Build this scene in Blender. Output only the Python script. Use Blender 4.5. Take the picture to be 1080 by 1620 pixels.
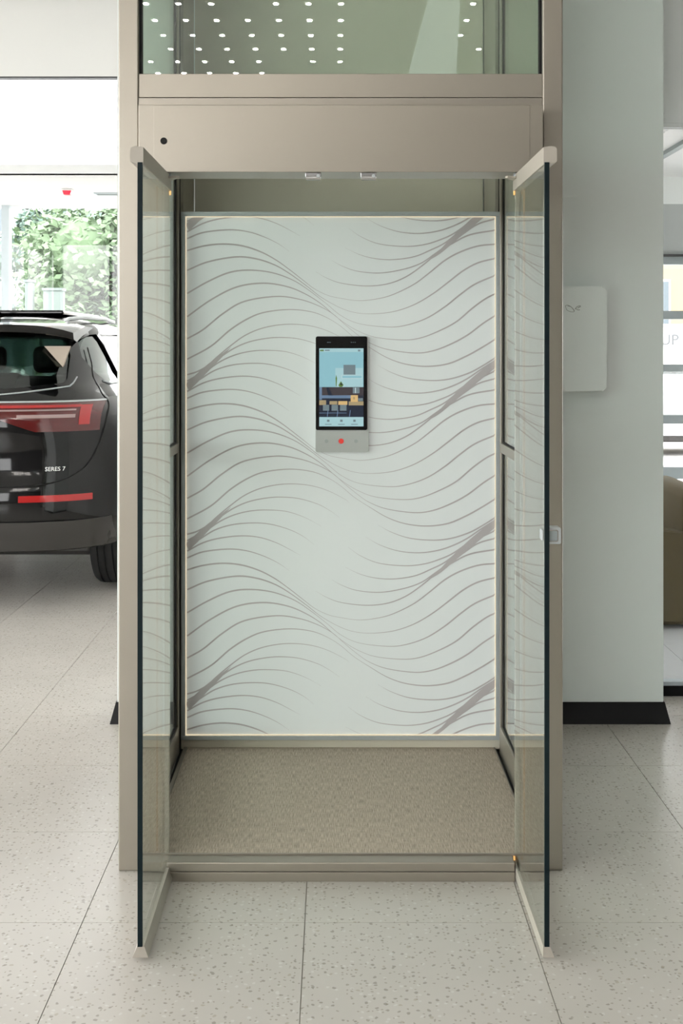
import bpy, bmesh, math, random
import numpy as np
from mathutils import Vector, Matrix

random.seed(7)
SC = bpy.context.scene
COL = SC.collection
for o in list(bpy.data.objects):
    bpy.data.objects.remove(o)

# ------------------------------------------------------------------ camera
cam_d = bpy.data.cameras.new('camera')
cam = bpy.data.objects.new('camera', cam_d)
COL.objects.link(cam)
cam.location = (0.0, 0.0, 1.55)
cam.rotation_euler = (math.radians(90), 0, 0)
cam_d.sensor_fit = 'VERTICAL'
cam_d.sensor_height = 36.0
cam_d.lens = 1878.0 / 1620.0 * 36.0
cam_d.shift_x = 11.0 / 1620.0
cam_d.shift_y = -260.0 / 1620.0
cam_d.clip_end = 400
SC.camera = cam

# ------------------------------------------------------------------ world, exposure
world = bpy.data.worlds.new('sky')
SC.world = world
world.use_nodes = True
wn = world.node_tree.nodes
wn['Background'].inputs[0].default_value = (0.985, 0.99, 0.985, 1)
wn['Background'].inputs[1].default_value = 1.0
SC.view_settings.view_transform = 'Standard'
SC.view_settings.look = 'None'
SC.view_settings.exposure = 2.95
SC.view_settings.gamma = 1.0
SC.view_settings.use_curve_mapping = False
SC.cycles.use_denoising = True
SC.cycles.max_bounces = 12
SC.cycles.transparent_max_bounces = 24
SC.cycles.caustics_reflective = False
SC.cycles.caustics_refractive = False

# ------------------------------------------------------------------ materials
def lin(r, g, b):
    f = lambda c: (c / 255 / 12.92) if c / 255 <= 0.04045 else ((c / 255 + 0.055) / 1.055) ** 2.4
    return (f(r), f(g), f(b), 1.0)

def new_mat(name):
    m = bpy.data.materials.new(name)
    m.use_nodes = True
    return m, m.node_tree.nodes, m.node_tree.links, m.node_tree.nodes['Principled BSDF']

def plain(name, col, rough=0.5, metal=0.0, coat=0.0, var=0.05, scale=6.0, bump=0.0, bscale=80.0, spec=0.5):
    """principled material with a little procedural tone variation (and optional fine relief)"""
    m, n, l, b = new_mat(name)
    b.inputs['Roughness'].default_value = rough
    b.inputs['Metallic'].default_value = metal
    b.inputs['Coat Weight'].default_value = coat
    b.inputs['Specular IOR Level'].default_value = spec
    geo = n.new('ShaderNodeNewGeometry')
    nz = n.new('ShaderNodeTexNoise'); nz.inputs['Scale'].default_value = scale; nz.inputs['Detail'].default_value = 3
    l.new(geo.outputs['Position'], nz.inputs['Vector'])
    mx = n.new('ShaderNodeMix'); mx.data_type = 'RGBA'
    mx.inputs['A'].default_value = tuple(c * (1 - var) for c in col[:3]) + (1,)
    mx.inputs['B'].default_value = tuple(min(1, c * (1 + var)) for c in col[:3]) + (1,)
    l.new(nz.outputs['Fac'], mx.inputs['Factor'])
    l.new(mx.outputs['Result'], b.inputs['Base Color'])
    if bump:
        n2 = n.new('ShaderNodeTexNoise'); n2.inputs['Scale'].default_value = bscale
        l.new(geo.outputs['Position'], n2.inputs['Vector'])
        bp = n.new('ShaderNodeBump'); bp.inputs['Strength'].default_value = bump; bp.inputs['Distance'].default_value = 0.002
        l.new(n2.outputs['Fac'], bp.inputs['Height']); l.new(bp.outputs['Normal'], b.inputs['Normal'])
    return m

def emit(name, col, s):
    m, n, l, b = new_mat(name)
    b.inputs['Base Color'].default_value = (col[0]*.2, col[1]*.2, col[2]*.2, 1)
    b.inputs['Emission Color'].default_value = col
    b.inputs['Emission Strength'].default_value = s
    b.inputs['Roughness'].default_value = 0.2
    return m

def glass(name, tint=(0.93, 0.97, 0.95), r0=0.04, rough=0.0, refl=(1, 1, 1)):
    """architectural glass: clear transmission plus angle dependent mirror reflection"""
    m, n, l, b = new_mat(name)
    n.remove(b)
    out = n['Material Output']
    tr = n.new('ShaderNodeBsdfTransparent'); tr.inputs[0].default_value = (*tint, 1)
    gl = n.new('ShaderNodeBsdfGlossy'); gl.inputs['Roughness'].default_value = rough; gl.inputs['Color'].default_value = (*refl, 1)
    lw = n.new('ShaderNodeLayerWeight'); lw.inputs['Blend'].default_value = 0.5
    pw = n.new('ShaderNodeMath'); pw.operation = 'POWER'; pw.inputs[1].default_value = 5
    ma = n.new('ShaderNodeMath'); ma.operation = 'MULTIPLY_ADD'; ma.inputs[1].default_value = 1 - r0; ma.inputs[2].default_value = r0
    mx = n.new('ShaderNodeMixShader')
    l.new(lw.outputs['Facing'], pw.inputs[0]); l.new(pw.outputs[0], ma.inputs[0]); l.new(ma.outputs[0], mx.inputs['Fac'])
    l.new(tr.outputs[0], mx.inputs[1]); l.new(gl.outputs[0], mx.inputs[2]); l.new(mx.outputs[0], out.inputs['Surface'])
    return m

def terrazzo(name, joints):
    m, n, l, b = new_mat(name)
    b.inputs['Roughness'].default_value = 0.26
    b.inputs['Specular IOR Level'].default_value = 0.45
    geo = n.new('ShaderNodeNewGeometry')
    pos = geo.outputs['Position']
    wob = n.new('ShaderNodeTexNoise'); wob.inputs['Scale'].default_value = 60
    l.new(pos, wob.inputs['Vector'])
    wm = n.new('ShaderNodeVectorMath'); wm.operation = 'MULTIPLY_ADD'
    wm.inputs[1].default_value = (0.012, 0.012, 0); l.new(wob.outputs['Color'], wm.inputs[0]); l.new(pos, wm.inputs[2])
    cloud = n.new('ShaderNodeTexNoise'); cloud.inputs['Scale'].default_value = 3.0; cloud.inputs['Detail'].default_value = 6
    l.new(pos, cloud.inputs['Vector'])
    base = n.new('ShaderNodeMix'); base.data_type = 'RGBA'
    base.inputs['A'].default_value = (0.55, 0.52, 0.475, 1); base.inputs['B'].default_value = (0.64, 0.605, 0.555, 1)
    l.new(cloud.outputs['Fac'], base.inputs['Factor'])
    cur = base.outputs['Result']
    for sc_, rad, lo, hi, colr in ((40, 0.20, 0.0, 0.26, (0.20, 0.17, 0.13, 1)), (50, 0.24, 0.4, 0.58, (0.72, 0.71, 0.67, 1)),
                                   (85, 0.26, 0.0, 0.22, (0.27, 0.235, 0.18, 1)), (30, 0.17, 0.80, 0.93, (0.40, 0.345, 0.26, 1))):
        v = n.new('ShaderNodeTexVoronoi'); v.inputs['Scale'].default_value = sc_
        v.voronoi_dimensions = '2D'
        l.new(wm.outputs[0], v.inputs['Vector'])
        sep = n.new('ShaderNodeSeparateColor'); l.new(v.outputs['Color'], sep.inputs[0])
        a = n.new('ShaderNodeMapRange'); a.inputs['From Min'].default_value = rad; a.inputs['From Max'].default_value = rad - 0.06
        l.new(v.outputs['Distance'], a.inputs['Value'])
        g1 = n.new('ShaderNodeMath'); g1.operation = 'GREATER_THAN'; g1.inputs[1].default_value = lo; l.new(sep.outputs[0], g1.inputs[0])
        g2 = n.new('ShaderNodeMath'); g2.operation = 'LESS_THAN'; g2.inputs[1].default_value = hi; l.new(sep.outputs[0], g2.inputs[0])
        mm = n.new('ShaderNodeMath'); mm.operation = 'MULTIPLY'; l.new(g1.outputs[0], mm.inputs[0]); l.new(g2.outputs[0], mm.inputs[1])
        m2 = n.new('ShaderNodeMath'); m2.operation = 'MULTIPLY'; l.new(mm.outputs[0], m2.inputs[0]); l.new(a.outputs[0], m2.inputs[1])
        m3 = n.new('ShaderNodeMath'); m3.operation = 'MULTIPLY'; m3.inputs[1].default_value = 0.52; l.new(m2.outputs[0], m3.inputs[0])
        mx = n.new('ShaderNodeMix'); mx.data_type = 'RGBA'; mx.inputs['B'].default_value = colr
        l.new(cur, mx.inputs['A']); l.new(m3.outputs[0], mx.inputs['Factor'])
        cur = mx.outputs['Result']
    if joints:
        sh = n.new('ShaderNodeVectorMath'); sh.operation = 'ADD'; sh.inputs[1].default_value = (0.08 + 60 + 0.002, -0.2 + 60 + 0.002, 0)
        l.new(pos, sh.inputs[0])
        br = n.new('ShaderNodeTexBrick'); br.offset = 0; br.squash = 1
        br.inputs['Scale'].default_value = 1; br.inputs['Brick Width'].default_value = 0.6; br.inputs['Row Height'].default_value = 0.6
        br.inputs['Mortar Size'].default_value = 0.003; br.inputs['Mortar'].default_value = (0.36, 0.32, 0.27, 1)
        l.new(sh.outputs[0], br.inputs['Vector']); l.new(cur, br.inputs['Color1']); l.new(cur, br.inputs['Color2'])
        cur = br.outputs['Color']
    l.new(cur, b.inputs['Base Color'])
    return m

def carpet_mat():
    m, n, l, b = new_mat('woven_carpet')
    b.inputs['Roughness'].default_value = 0.95
    b.inputs['Specular IOR Level'].default_value = 0.1
    geo = n.new('ShaderNodeNewGeometry')
    facs = []
    for sx, sy in ((520, 26), (40, 520)):
        mp = n.new('ShaderNodeMapping'); mp.inputs['Scale'].default_value = (sx, sy, 1)
        l.new(geo.outputs['Position'], mp.inputs['Vector'])
        nz = n.new('ShaderNodeTexNoise'); nz.inputs['Scale'].default_value = 1; nz.inputs['Detail'].default_value = 2
        l.new(mp.outputs[0], nz.inputs['Vector']); facs.append(nz.outputs['Fac'])
    w1_ = n.new('ShaderNodeMath'); w1_.operation = 'MULTIPLY'; w1_.inputs[1].default_value = 1.4; l.new(facs[0], w1_.inputs[0])
    ad = n.new('ShaderNodeMath'); ad.operation = 'MULTIPLY_ADD'; ad.inputs[1].default_value = 0.6; l.new(facs[1], ad.inputs[0]); l.new(w1_.outputs[0], ad.inputs[2])
    rp = n.new('ShaderNodeValToRGB')
    rp.color_ramp.elements[0].position = 0.35; rp.color_ramp.elements[0].color = (0.33, 0.275, 0.22, 1)
    rp.color_ramp.elements[1].position = 0.72; rp.color_ramp.elements[1].color = (0.72, 0.62, 0.515, 1)
    hf = n.new('ShaderNodeMath'); hf.operation = 'MULTIPLY'; hf.inputs[1].default_value = 0.5; l.new(ad.outputs[0], hf.inputs[0])
    l.new(hf.outputs[0], rp.inputs[0]); l.new(rp.outputs[0], b.inputs['Base Color'])
    bp = n.new('ShaderNodeBump'); bp.inputs['Strength'].default_value = 0.5; bp.inputs['Distance'].default_value = 0.002
    l.new(hf.outputs[0], bp.inputs['Height']); l.new(bp.outputs[0], b.inputs['Normal'])
    return m

M = {}
M['taupe_lit'] = plain('taupe_lit_side', (0.42, 0.385, 0.33), 0.45, var=0.02)  # taupe lightened for door rails that catch light from the left
M['taupe'] = plain('taupe_metallic_coat', (0.345, 0.313, 0.265), 0.33, metal=0.6, bump=0.03, bscale=900, var=0.02)
M['taupe_dark'] = plain('taupe_shaft_lining', (0.66, 0.61, 0.51), 0.45, var=0.03)
M['taupe_shaft'] = plain('grey_taupe_guide_cover', (0.36, 0.335, 0.28), 0.4, var=0.03)
M['rubber'] = plain('black_rubber', (0.010, 0.010, 0.010), 0.55, spec=0.2)
M['edge'] = plain('dark_teal_glass_edge', (0.006, 0.014, 0.017), 0.5, spec=0.15)
M['glass_door'] = glass('door_glass', (0.955, 0.985, 0.965))
M['glass_shaft'] = glass('shaft_glass', (0.90, 0.965, 0.925), r0=0.075)
M['glass_win'] = glass('window_glass', (0.98, 0.98, 0.98), r0=0.03)
M['silver'] = plain('satin_silver', (0.47, 0.50, 0.51), 0.4, metal=0.2)
M['terminal'] = plain('grey_terminal', (0.55, 0.56, 0.55), 0.4)
M['chrome'] = plain('chrome', (0.6, 0.6, 0.6), 0.18, metal=1.0)
M['panel'] = plain('white_light_panel', (0.80, 0.835, 0.84), 0.3, var=0.015, scale=2, spec=0.3)
M['panel'].node_tree.nodes['Principled BSDF'].inputs['Emission Color'].default_value = (1.0, 0.985, 0.97, 1)   # edge-lit light panel
M['panel'].node_tree.nodes['Principled BSDF'].inputs['Emission Strength'].default_value = 0.012
M['wave'] = plain('mauve_grey_print', (0.57, 0.53, 0.545), 0.2, var=0.05, scale=4)
M['led'] = emit('warm_led', (1.0, 0.84, 0.58, 1), .09)
M['led_jamb'] = emit('amber_led', (1.0, 0.50, 0.16, 1), .05)
M['refracted_spot'] = emit('amber_refraction', (1.0, 0.55, 0.18, 1), .16)  # glow for light refracted in the door glass, no lamp there
M['carpet'] = carpet_mat()
M['tile'] = terrazzo('terrazzo_tile', False)
M['tile_lit'] = plain('window_lit_tile', (0.80, 0.83, 0.86), 0.16, var=0.02, scale=3)  # window brightness on the side room floor, put into the tile colour
M['floor'] = terrazzo('terrazzo_floor', True)
M['wall'] = plain('white_wall_paint', (0.82, 0.86, 0.85), 0.6, var=0.02, scale=1.5, bump=0.05, bscale=300)
M['wall_warm'] = plain('offwhite_wall_paint', (0.72, 0.72, 0.70), 0.7, var=0.02, scale=1.0)
M['wall_dark'] = plain('invented_dark_wall', (0.14, 0.135, 0.13), 0.6)  # dark tone invented for unseen walls, to cut bounce and reflections
M['ceiling'] = plain('white_ceiling', (0.74, 0.75, 0.745), 0.75, var=0.02)
M['base_black'] = plain('black_skirting', (0.010, 0.010, 0.011), 0.5, spec=0.2)
M['cab'] = plain('white_cabinet', (0.86, 0.89, 0.88), 0.35, var=0.01)
M['logo'] = plain('grey_logo_print', (0.30, 0.31, 0.30), 0.5)
M['dark_line'] = plain('dark_seam', (0.06, 0.06, 0.06), 0.6)
M['win_grey'] = plain('grey_window_frame', (0.29, 0.33, 0.335), 0.45)
M['head_grey'] = plain('mid_grey_panel', (0.44, 0.47, 0.465), 0.5)
M['win_white'] = plain('pale_window_frame', (0.55, 0.62, 0.66), 0.4)
M['olive'] = plain('olive_upholstery', (0.105, 0.08, 0.034), 0.85, bump=0.15, bscale=400, var=0.08)
M['paint'] = plain('black_car_paint', (0.006, 0.006, 0.0065), 0.06, var=0.02, spec=0.45)
M['gloss_black'] = plain('gloss_black_trim', (0.006, 0.006, 0.007), 0.1)
M['plastic'] = plain('dark_grey_cladding', (0.045, 0.042, 0.040), 0.42)
M['tyre'] = plain('tyre_rubber', (0.012, 0.012, 0.012), 0.7, bump=0.2, bscale=200)
M['rim'] = plain('alloy_rim', (0.45, 0.46, 0.47), 0.25, metal=0.9)
M['car_glass'] = glass('privacy_glass', (0.50, 0.56, 0.54), r0=0.06)
M['car_glass_c'] = glass('car_side_glass', (0.55, 0.62, 0.60), r0=0.08)
M['seat'] = plain('dark_seat', (0.035, 0.032, 0.030), 0.7)
M['beige'] = plain('beige_lining', (0.52, 0.44, 0.36), 0.8)
M['red_dark'] = plain('dark_red_lens', (0.085, 0.007, 0.007), 0.1, coat=0.5)
M['red'] = plain('bright_red_lens', (0.40, 0.014, 0.014), 0.12, coat=0.5)
M['lamp_white'] = plain('clear_lamp_bar', (0.34, 0.24, 0.23), 0.15)
M['badge'] = plain('silver_badge', (0.85, 0.86, 0.86), 0.25, metal=0.3)
M['alarm'] = emit('red_alarm_lens', (0.95, 0.04, 0.09, 1), 0.10)
M['leaf_a'] = plain('pale_leaf', (0.165, 0.25, 0.14), 0.6, var=0.25, scale=2.5)
M['leaf_b'] = plain('blue_green_leaf', (0.11, 0.185, 0.15), 0.6, var=0.2, scale=2.5)
M['bark'] = plain('bark', (0.22, 0.17, 0.12), 0.9, var=0.2)
M['paving'] = plain('pale_paving', (0.55, 0.54, 0.52), 0.9, var=0.1)
M['render_w'] = plain('white_render', (0.82, 0.82, 0.80), 0.85)
M['render_o'] = plain('ochre_render', (0.36, 0.28, 0.17), 0.85)
M['canvas'] = plain('cream_canvas', (0.30, 0.275, 0.235), 0.85)
M['ext_pillar'] = plain('pale_green_stone', (0.19, 0.235, 0.22), 0.5, var=0.08, scale=1.5)
M['ext_window'] = plain('dark_far_window', (0.10, 0.13, 0.15), 0.2)
M['paint_white'] = plain('white_car_paint', (0.75, 0.78, 0.82), 0.15, coat=1.0)
M['letter'] = plain('pale_grey_letters', (0.13, 0.14, 0.15), 0.5)

# ------------------------------------------------------------------ mesh helpers
def obj(name, bm, mat, parent=None, smooth=False, loc=None):
    me = bpy.data.meshes.new(name)
    bmesh.ops.recalc_face_normals(bm, faces=bm.faces)
    bm.to_mesh(me); bm.free()
    return obj_me(name, me, mat, parent, smooth, loc)

def obj_me(name, me, mat, parent=None, smooth=False, loc=None):
    if mat is not None and not me.materials:
        for m_ in (mat if isinstance(mat, (list, tuple)) else [mat]):
            me.materials.append(m_)
    if smooth:
        me.polygons.foreach_set('use_smooth', [True] * len(me.polygons))
        try:
            me.set_sharp_from_angle(angle=math.radians(38))
        except Exception:
            pass
    o = bpy.data.objects.new(name, me)
    COL.objects.link(o)
    if parent is not None: o.parent = parent
    if loc is not None: o.location = loc
    return o

def tag(o, label, cat, group=None):
    o['label'] = label; o['category'] = cat
    if group: o['group'] = group
    return o

def thing(name, label, cat, loc=(0, 0, 0), rz=0, group=None):
    o = bpy.data.objects.new(name, None)
    o.empty_display_size = 0.1
    COL.objects.link(o)
    o.location = loc; o.rotation_euler = (0, 0, rz)
    return tag(o, label, cat, group)

def struct(o, label, cat=None):
    o['kind'] = 'structure'; o['label'] = label
    if cat: o['category'] = cat
    return o

def box(bm, x0, x1, y0, y1, z0, z1, bev=0.0, seg=2, mi=0):
    if x0 > x1: x0, x1 = x1, x0
    r = bmesh.ops.create_cube(bm, size=1.0)
    vs = r['verts']
    for v in vs:
        v.co = Vector((x0 + (v.co.x + .5) * (x1 - x0), y0 + (v.co.y + .5) * (y1 - y0), z0 + (v.co.z + .5) * (z1 - z0)))
    fs = set(f for v in vs for f in v.link_faces)
    for f in fs: f.material_index = mi
    if bev:
        es = list(set(e for v in vs for e in v.link_edges))
        bmesh.ops.bevel(bm, geom=es, offset=bev, segments=seg, affect='EDGES', profile=0.5)
    return bm

def B(*a, **k):
    bm = bmesh.new(); box(bm, *a, **k); return bm

def boxes(*lst, bev=0.0):
    bm = bmesh.new()
    for a in lst: box(bm, *a, bev=bev)
    return bm

def prism(pts, axis, a, b, bm=None, mi=0):
    """extrude a 2-D outline along an axis; outline coords are the two other axes in order"""
    bm = bm or bmesh.new()
    def mk(p, t):
        if axis == 'x': return (t, p[0], p[1])
        if axis == 'y': return (p[0], t, p[1])
        return (p[0], p[1], t)
    v0 = [bm.verts.new(mk(p, a)) for p in pts]
    v1 = [bm.verts.new(mk(p, b)) for p in pts]
    fs = [bm.faces.new(v0), bm.faces.new(v1[::-1])]
    k = len(pts)
    for i in range(k):
        fs.append(bm.faces.new((v0[i], v1[i], v1[(i + 1) % k], v0[(i + 1) % k])))
    for f in fs: f.material_index = mi
    return bm

def rrect(x0, x1, z0, z1, r, seg=6):
    pts = []
    for cx, cz, a0 in ((x1 - r, z0 + r, -90), (x1 - r, z1 - r, 0), (x0 + r, z1 - r, 90), (x0 + r, z0 + r, 180)):
        for i in range(seg + 1):
            a = math.radians(a0 + 90 * i / seg)
            pts.append((cx + r * math.cos(a), cz + r * math.sin(a)))
    return pts

def disc(cx, cz, r, n=24):
    return [(cx + r * math.cos(2 * math.pi * i / n), cz + r * math.sin(2 * math.pi * i / n)) for i in range(n)]

def tube(pts, r, bm=None, n=8, cap=True):
    bm = bm or bmesh.new()
    pts = [Vector(p) for p in pts]
    rings = []
    up = Vector((0, 0, 1))
    for i, p in enumerate(pts):
        t = (pts[min(i + 1, len(pts) - 1)] - pts[max(i - 1, 0)]).normalized()
        u = t.cross(up)
        if u.length < 1e-3: u = t.cross(Vector((0, 1, 0)))
        u.normalize(); w = u.cross(t)
        rr = r[i] if isinstance(r, (list, tuple)) else r
        rings.append([bm.verts.new(p + (u * math.cos(2 * math.pi * k / n) + w * math.sin(2 * math.pi * k / n)) * rr) for k in range(n)])
    for a, b in zip(rings, rings[1:]):
        for k in range(n):
            bm.faces.new((a[k], a[(k + 1) % n], b[(k + 1) % n], b[k]))
    if cap:
        bm.faces.new(rings[0][::-1]); bm.faces.new(rings[-1])
    return bm

def lathe(profile, axis_pt, n=32, bm=None):
    """profile: (axial offset along x, radius) pairs turned about the x axis through axis_pt"""
    bm = bm or bmesh.new()
    rings = []
    for a, r in profile:
        rings.append([bm.verts.new((axis_pt[0] + a, axis_pt[1] + r * math.cos(2 * math.pi * k / n), axis_pt[2] + r * math.sin(2 * math.pi * k / n))) for k in range(n)])
    for a, b in zip(rings, rings[1:]):
        for k in range(n):
            bm.faces.new((a[k], a[(k + 1) % n], b[(k + 1) % n], b[k]))
    bm.faces.new(rings[0]); bm.faces.new(rings[-1][::-1])
    return bm

def catmull(pts, per=6):
    P = [np.array(p, float) for p in pts]
    P = [2 * P[0] - P[1]] + P + [2 * P[-1] - P[-2]]
    out = []
    for i in range(1, len(P) - 2):
        p0, p1, p2, p3 = P[i - 1:i + 3]
        for s in range(per):
            t = s / per
            out.append(0.5 * ((2 * p1) + (-p0 + p2) * t + (2 * p0 - 5 * p1 + 4 * p2 - p3) * t * t + (-p0 + 3 * p1 - 3 * p2 + p3) * t ** 3))
    out.append(P[-2])
    return out

def text_mesh(s, size, depth=0.0):
    cu = bpy.data.curves.new('lettering', 'FONT')
    cu.body = s; cu.size = size; cu.extrude = depth; cu.resolution_u = 3
    cu.align_x = 'CENTER'
    o = bpy.data.objects.new('lettering', cu)
    COL.objects.link(o)
    dg = bpy.context.evaluated_depsgraph_get()
    me = bpy.data.meshes.new_from_object(o.evaluated_get(dg))
    bpy.data.objects.remove(o); bpy.data.curves.remove(cu)
    return me

def smooth_tab(tab):
    xs = np.array([t[0] for t in tab]); ys = np.array([t[1] for t in tab])
    m = np.gradient(ys, xs)
    def f(x):
        x = min(max(x, xs[0]), xs[-1])
        i = min(max(int(np.searchsorted(xs, x)) - 1, 0), len(xs) - 2)
        h = xs[i + 1] - xs[i]; t = (x - xs[i]) / h
        return float((2*t**3-3*t*t+1)*ys[i] + (t**3-2*t*t+t)*h*m[i] + (-2*t**3+3*t*t)*ys[i+1] + (t**3-t*t)*h*m[i+1])
    return f

# ------------------------------------------------------------------ the room
YB, XL, XR, HC = -10.0, -9.0, 7.0, 5.0
fl = struct(obj('floor', B(XL, XR, YB, 14.2, -0.2, -0.004), M['floor']), 'pale speckled terrazzo floor of the showroom')
# individual tiles where the camera can tell them apart
tm = bpy.data.meshes.new('tile')
bm_ = bmesh.new(); box(bm_, -0.2988, 0.2988, -0.2988, 0.2988, -0.008, 0.0)
bm_.to_mesh(tm); bm_.free(); tm.materials.append(M['tile'])
tm_w = tm.copy(); tm_w.materials.clear(); tm_w.materials.append(M['tile_lit'])
cand = []
for iy in range(-1, 19):
    cy = 2.9 + 0.6 * iy
    for ix in range(-12, 10):
        cx = 0.22 + 0.6 * ix
        px = 529 + 1878 * cx / cy; pw = 1878 * 0.3 / cy
        if px + pw < -70 or px - pw > 1150: continue
        if cy > 5.3 and -0.9 + 0.2 < cx * 4.9 / cy < 1.0: continue
        cand.append((cy, cx))
cand.sort()
for cy, cx in cand[:300]:
    if abs(cy - 5.3) < .01 and cx > 1.0 and cx < 2.1: continue
    t_ = bpy.data.objects.new('tile', tm_w if (cy > 5.4 and cx > 1.0) else tm); COL.objects.link(t_)
    t_.parent = fl; t_.location = (cx, cy, 0)

for cx in (1.42, 2.02):      # tiles cut along the glass partition
    lo = max(cx - .2988, 1.372)
    obj('tile', B(lo, cx + .2988, 5.0012, 5.279, -.008, 0), M['tile'], fl)
    obj('tile', B(lo, cx + .2988, 5.341, 5.5988, -.008, 0), M['tile_lit'], fl)
struct(obj('ceiling', boxes((XL, XR, YB, 5.28, HC, HC + .2), (XL, -0.3, 5.28, 11.7, HC, HC + .2)), M['ceiling']), 'white high ceiling over the showroom')
# wall behind the lift (a broad white pier) and its black skirting
struct(obj('wall_rear', B(-0.90, 1.362, 4.92, 5.6, 0, HC), M['wall']), 'white wall pier behind the lift')
bm = bmesh.new()
vs = [(-0.905, 1.367, 4.915, 0.082), (-0.925, 1.384, 4.885, 0.0)]
top = [bm.verts.new(p) for p in ((vs[0][0], vs[0][2], .082), (vs[0][1], vs[0][2], .082), (vs[0][1], 5.6, .082), (vs[0][0], 5.6, .082))]
bot = [bm.verts.new(p) for p in ((vs[1][0], vs[1][2], 0.0), (vs[1][1], vs[1][2], 0.0), (vs[1][1], 5.6, 0.0), (vs[1][0], 5.6, 0.0))]
bm.faces.new(top); bm.faces.new(bot[::-1])
for i in range(4): bm.faces.new((bot[i], bot[(i + 1) % 4], top[(i + 1) % 4], top[i]))
struct(obj('baseboard_rear', bm, M['base_black']), 'black skirting along the foot of the white pier')

# left glazed wall
struct(obj('wall_left', boxes((XL - .2, XL, YB, 14.2, 0, .15), (XL - .2, XL, YB, 14.2, 4.5, HC)), M['wall_warm']), 'left showroom wall above and below its glazing')
w1 = struct(obj('window_1', boxes(*[(XL - .14, XL - .04, y - .04, y + .04, .15, 4.5) for y in np.linspace(YB + .05, 14.1, 9)]), M['win_white']), 'tall glazing along the left side')
ys_ = np.linspace(YB + .05, 14.1, 9)
for a, b in zip(ys_, ys_[1:]):
    obj('pane', B(XL - .095, XL - .085, a + .04, b - .04, .15, 4.5), M['glass_win'], w1)
# unseen wall behind the viewer, dark finish and high glazing invented for the light
WX0, WX1, WZ0, WZ1 = -8.8, -2.4, 1.3, 4.85
struct(obj('wall_front', boxes((XL, WX0, YB - .2, YB, 0, HC), (WX1, XR, YB - .2, YB, 0, HC), (WX0, WX1, YB - .2, YB, WZ1, HC), (WX0, WX1, YB - .2, YB, 0, WZ0)), M['wall_dark']), 'unseen wall behind the viewer, invented charcoal to darken reflections and bounce')
xs_ = np.linspace(WX0 + .04, WX1 - .04, 5)
w2 = struct(obj('window_2', boxes(*[(x - .04, x + .04, YB - .14, YB - .04, WZ0, WZ1) for x in xs_]), M['win_white']), 'invented high windows behind the viewer for light and reflections')
for a, b in zip(xs_, xs_[1:]):
    obj('pane', B(a + .04, b - .04, YB - .095, YB - .085, WZ0, WZ1), M['glass_win'], w2)
struct(obj('wall_right', B(XR, XR + .2, YB, 5.28, 0, HC), M['wall_dark']), 'unseen right wall of the showroom, made charcoal to cut bounce light')
struct(obj('wall_lounge', boxes((XR, XR + .2, 5.28, 10.2, 2.8, HC), (XR, XR + .2, 5.28, 10.2, 0, .1)), M['wall_warm']), 'white right wall of the side room')
w7 = struct(obj('window_7', boxes(*[(XR + .05, XR + .15, y - .03, y + .03, .1, 2.8) for y in (5.31, 7.7, 10.15)]), M['win_grey']), 'unseen tall glazing added to brighten the side room floor')  # out of view, added so daylight brightens the side room floor
for a, b in ((5.34, 7.67), (7.73, 10.12)):
    obj('pane', B(XR + .095, XR + .105, a, b, .1, 2.8), M['glass_win'], w7)
# far left: clerestory, soffit and low window
struct(obj('wall_back_left', boxes((XL, -0.3, 11.6, 11.72, 4.2, HC)), M['wall_warm']), 'pale wall band above the clerestory window')
w3 = struct(obj('window_3', boxes((XL, -0.3, 11.6, 11.7, 4.185, 4.2), (XL, -0.3, 11.6, 11.7, 3.235, 3.25), (XL, XL + .1, 11.6, 11.7, 3.25, 4.185), (-4.9, -4.84, 11.6, 11.7, 3.25, 4.185)), M['dark_line']), 'overexposed clerestory window above the car')
for a, b in ((XL + .1, -4.9), (-4.84, -0.3)):
    obj('pane', B(a, b, 11.645, 11.655, 3.25, 4.185), M['glass_win'], w3)
struct(obj('ceiling_soffit', B(XL, -0.3, 11.6, 14.3, 3.225, 3.34), M['ceiling']), 'low white soffit in front of the far window')
w4x = [XL, -6.3, -3.87, -1.4, -0.3]
w4 = struct(obj('window_4', boxes(*[(x - .045, x + .045, 13.95, 14.08, .1, 3.225) for x in w4x], (XL, -0.3, 13.95, 14.08, 0, .1)), M['win_white']), 'tall window with pale mullions behind the car')
for a, b in zip(w4x, w4x[1:]):
    obj('pane', B(a + .045, b - .045, 14.01, 14.02, .1, 3.225), M['glass_win'], w4)
struct(obj('wall_divider', B(-0.3, -0.15, 5.6, 14.2, 0, HC), M['wall_warm']), 'white wall dividing the two rooms behind the pier')
# right room behind a glass partition
struct(obj('wall_bulkhead', boxes((1.362, XR, 5.28, 5.42, 2.55, HC), (-0.15, 1.362, 5.6, 5.7, 2.55, HC)), M['wall']), 'white bulkhead above the glass partition')
pt = struct(obj('window_5', boxes((1.362, XR, 5.28, 5.34, 0, .045), (4.1, 4.15, 5.28, 5.34, .045, 2.53)), M['base_black']), 'glass partition with black foot rail')
for a, b in ((1.362, 4.1), (4.15, XR)):
    obj('pane', B(a, b, 5.304, 5.316, .045, 2.53), M['glass_win'], pt)
obj('head_rail', B(1.362, XR, 5.28, 5.34, 2.53, 2.549), M['wall'], pt)
obj('sill_strip', B(1.362, XR, 5.285, 5.335, .045, .062), M['win_white'], pt)
struct(obj('ceiling_lounge', B(-0.15, XR, 5.42, 10.1, 2.99, 3.1), M['ceiling']), 'white ceiling of the side room')
obj_w = boxes((-0.15, XR, 10.0, 10.15, 2.76, 2.99))
struct(obj('wall_back_right', obj_w, M['wall']), 'white band above the side room window')
w6z = [(2.25, 2.315), (1.79, 1.86), (1.35, 1.41), (0.91, 0.985), (0.445, 0.545), (0.0, 0.06)]
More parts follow.
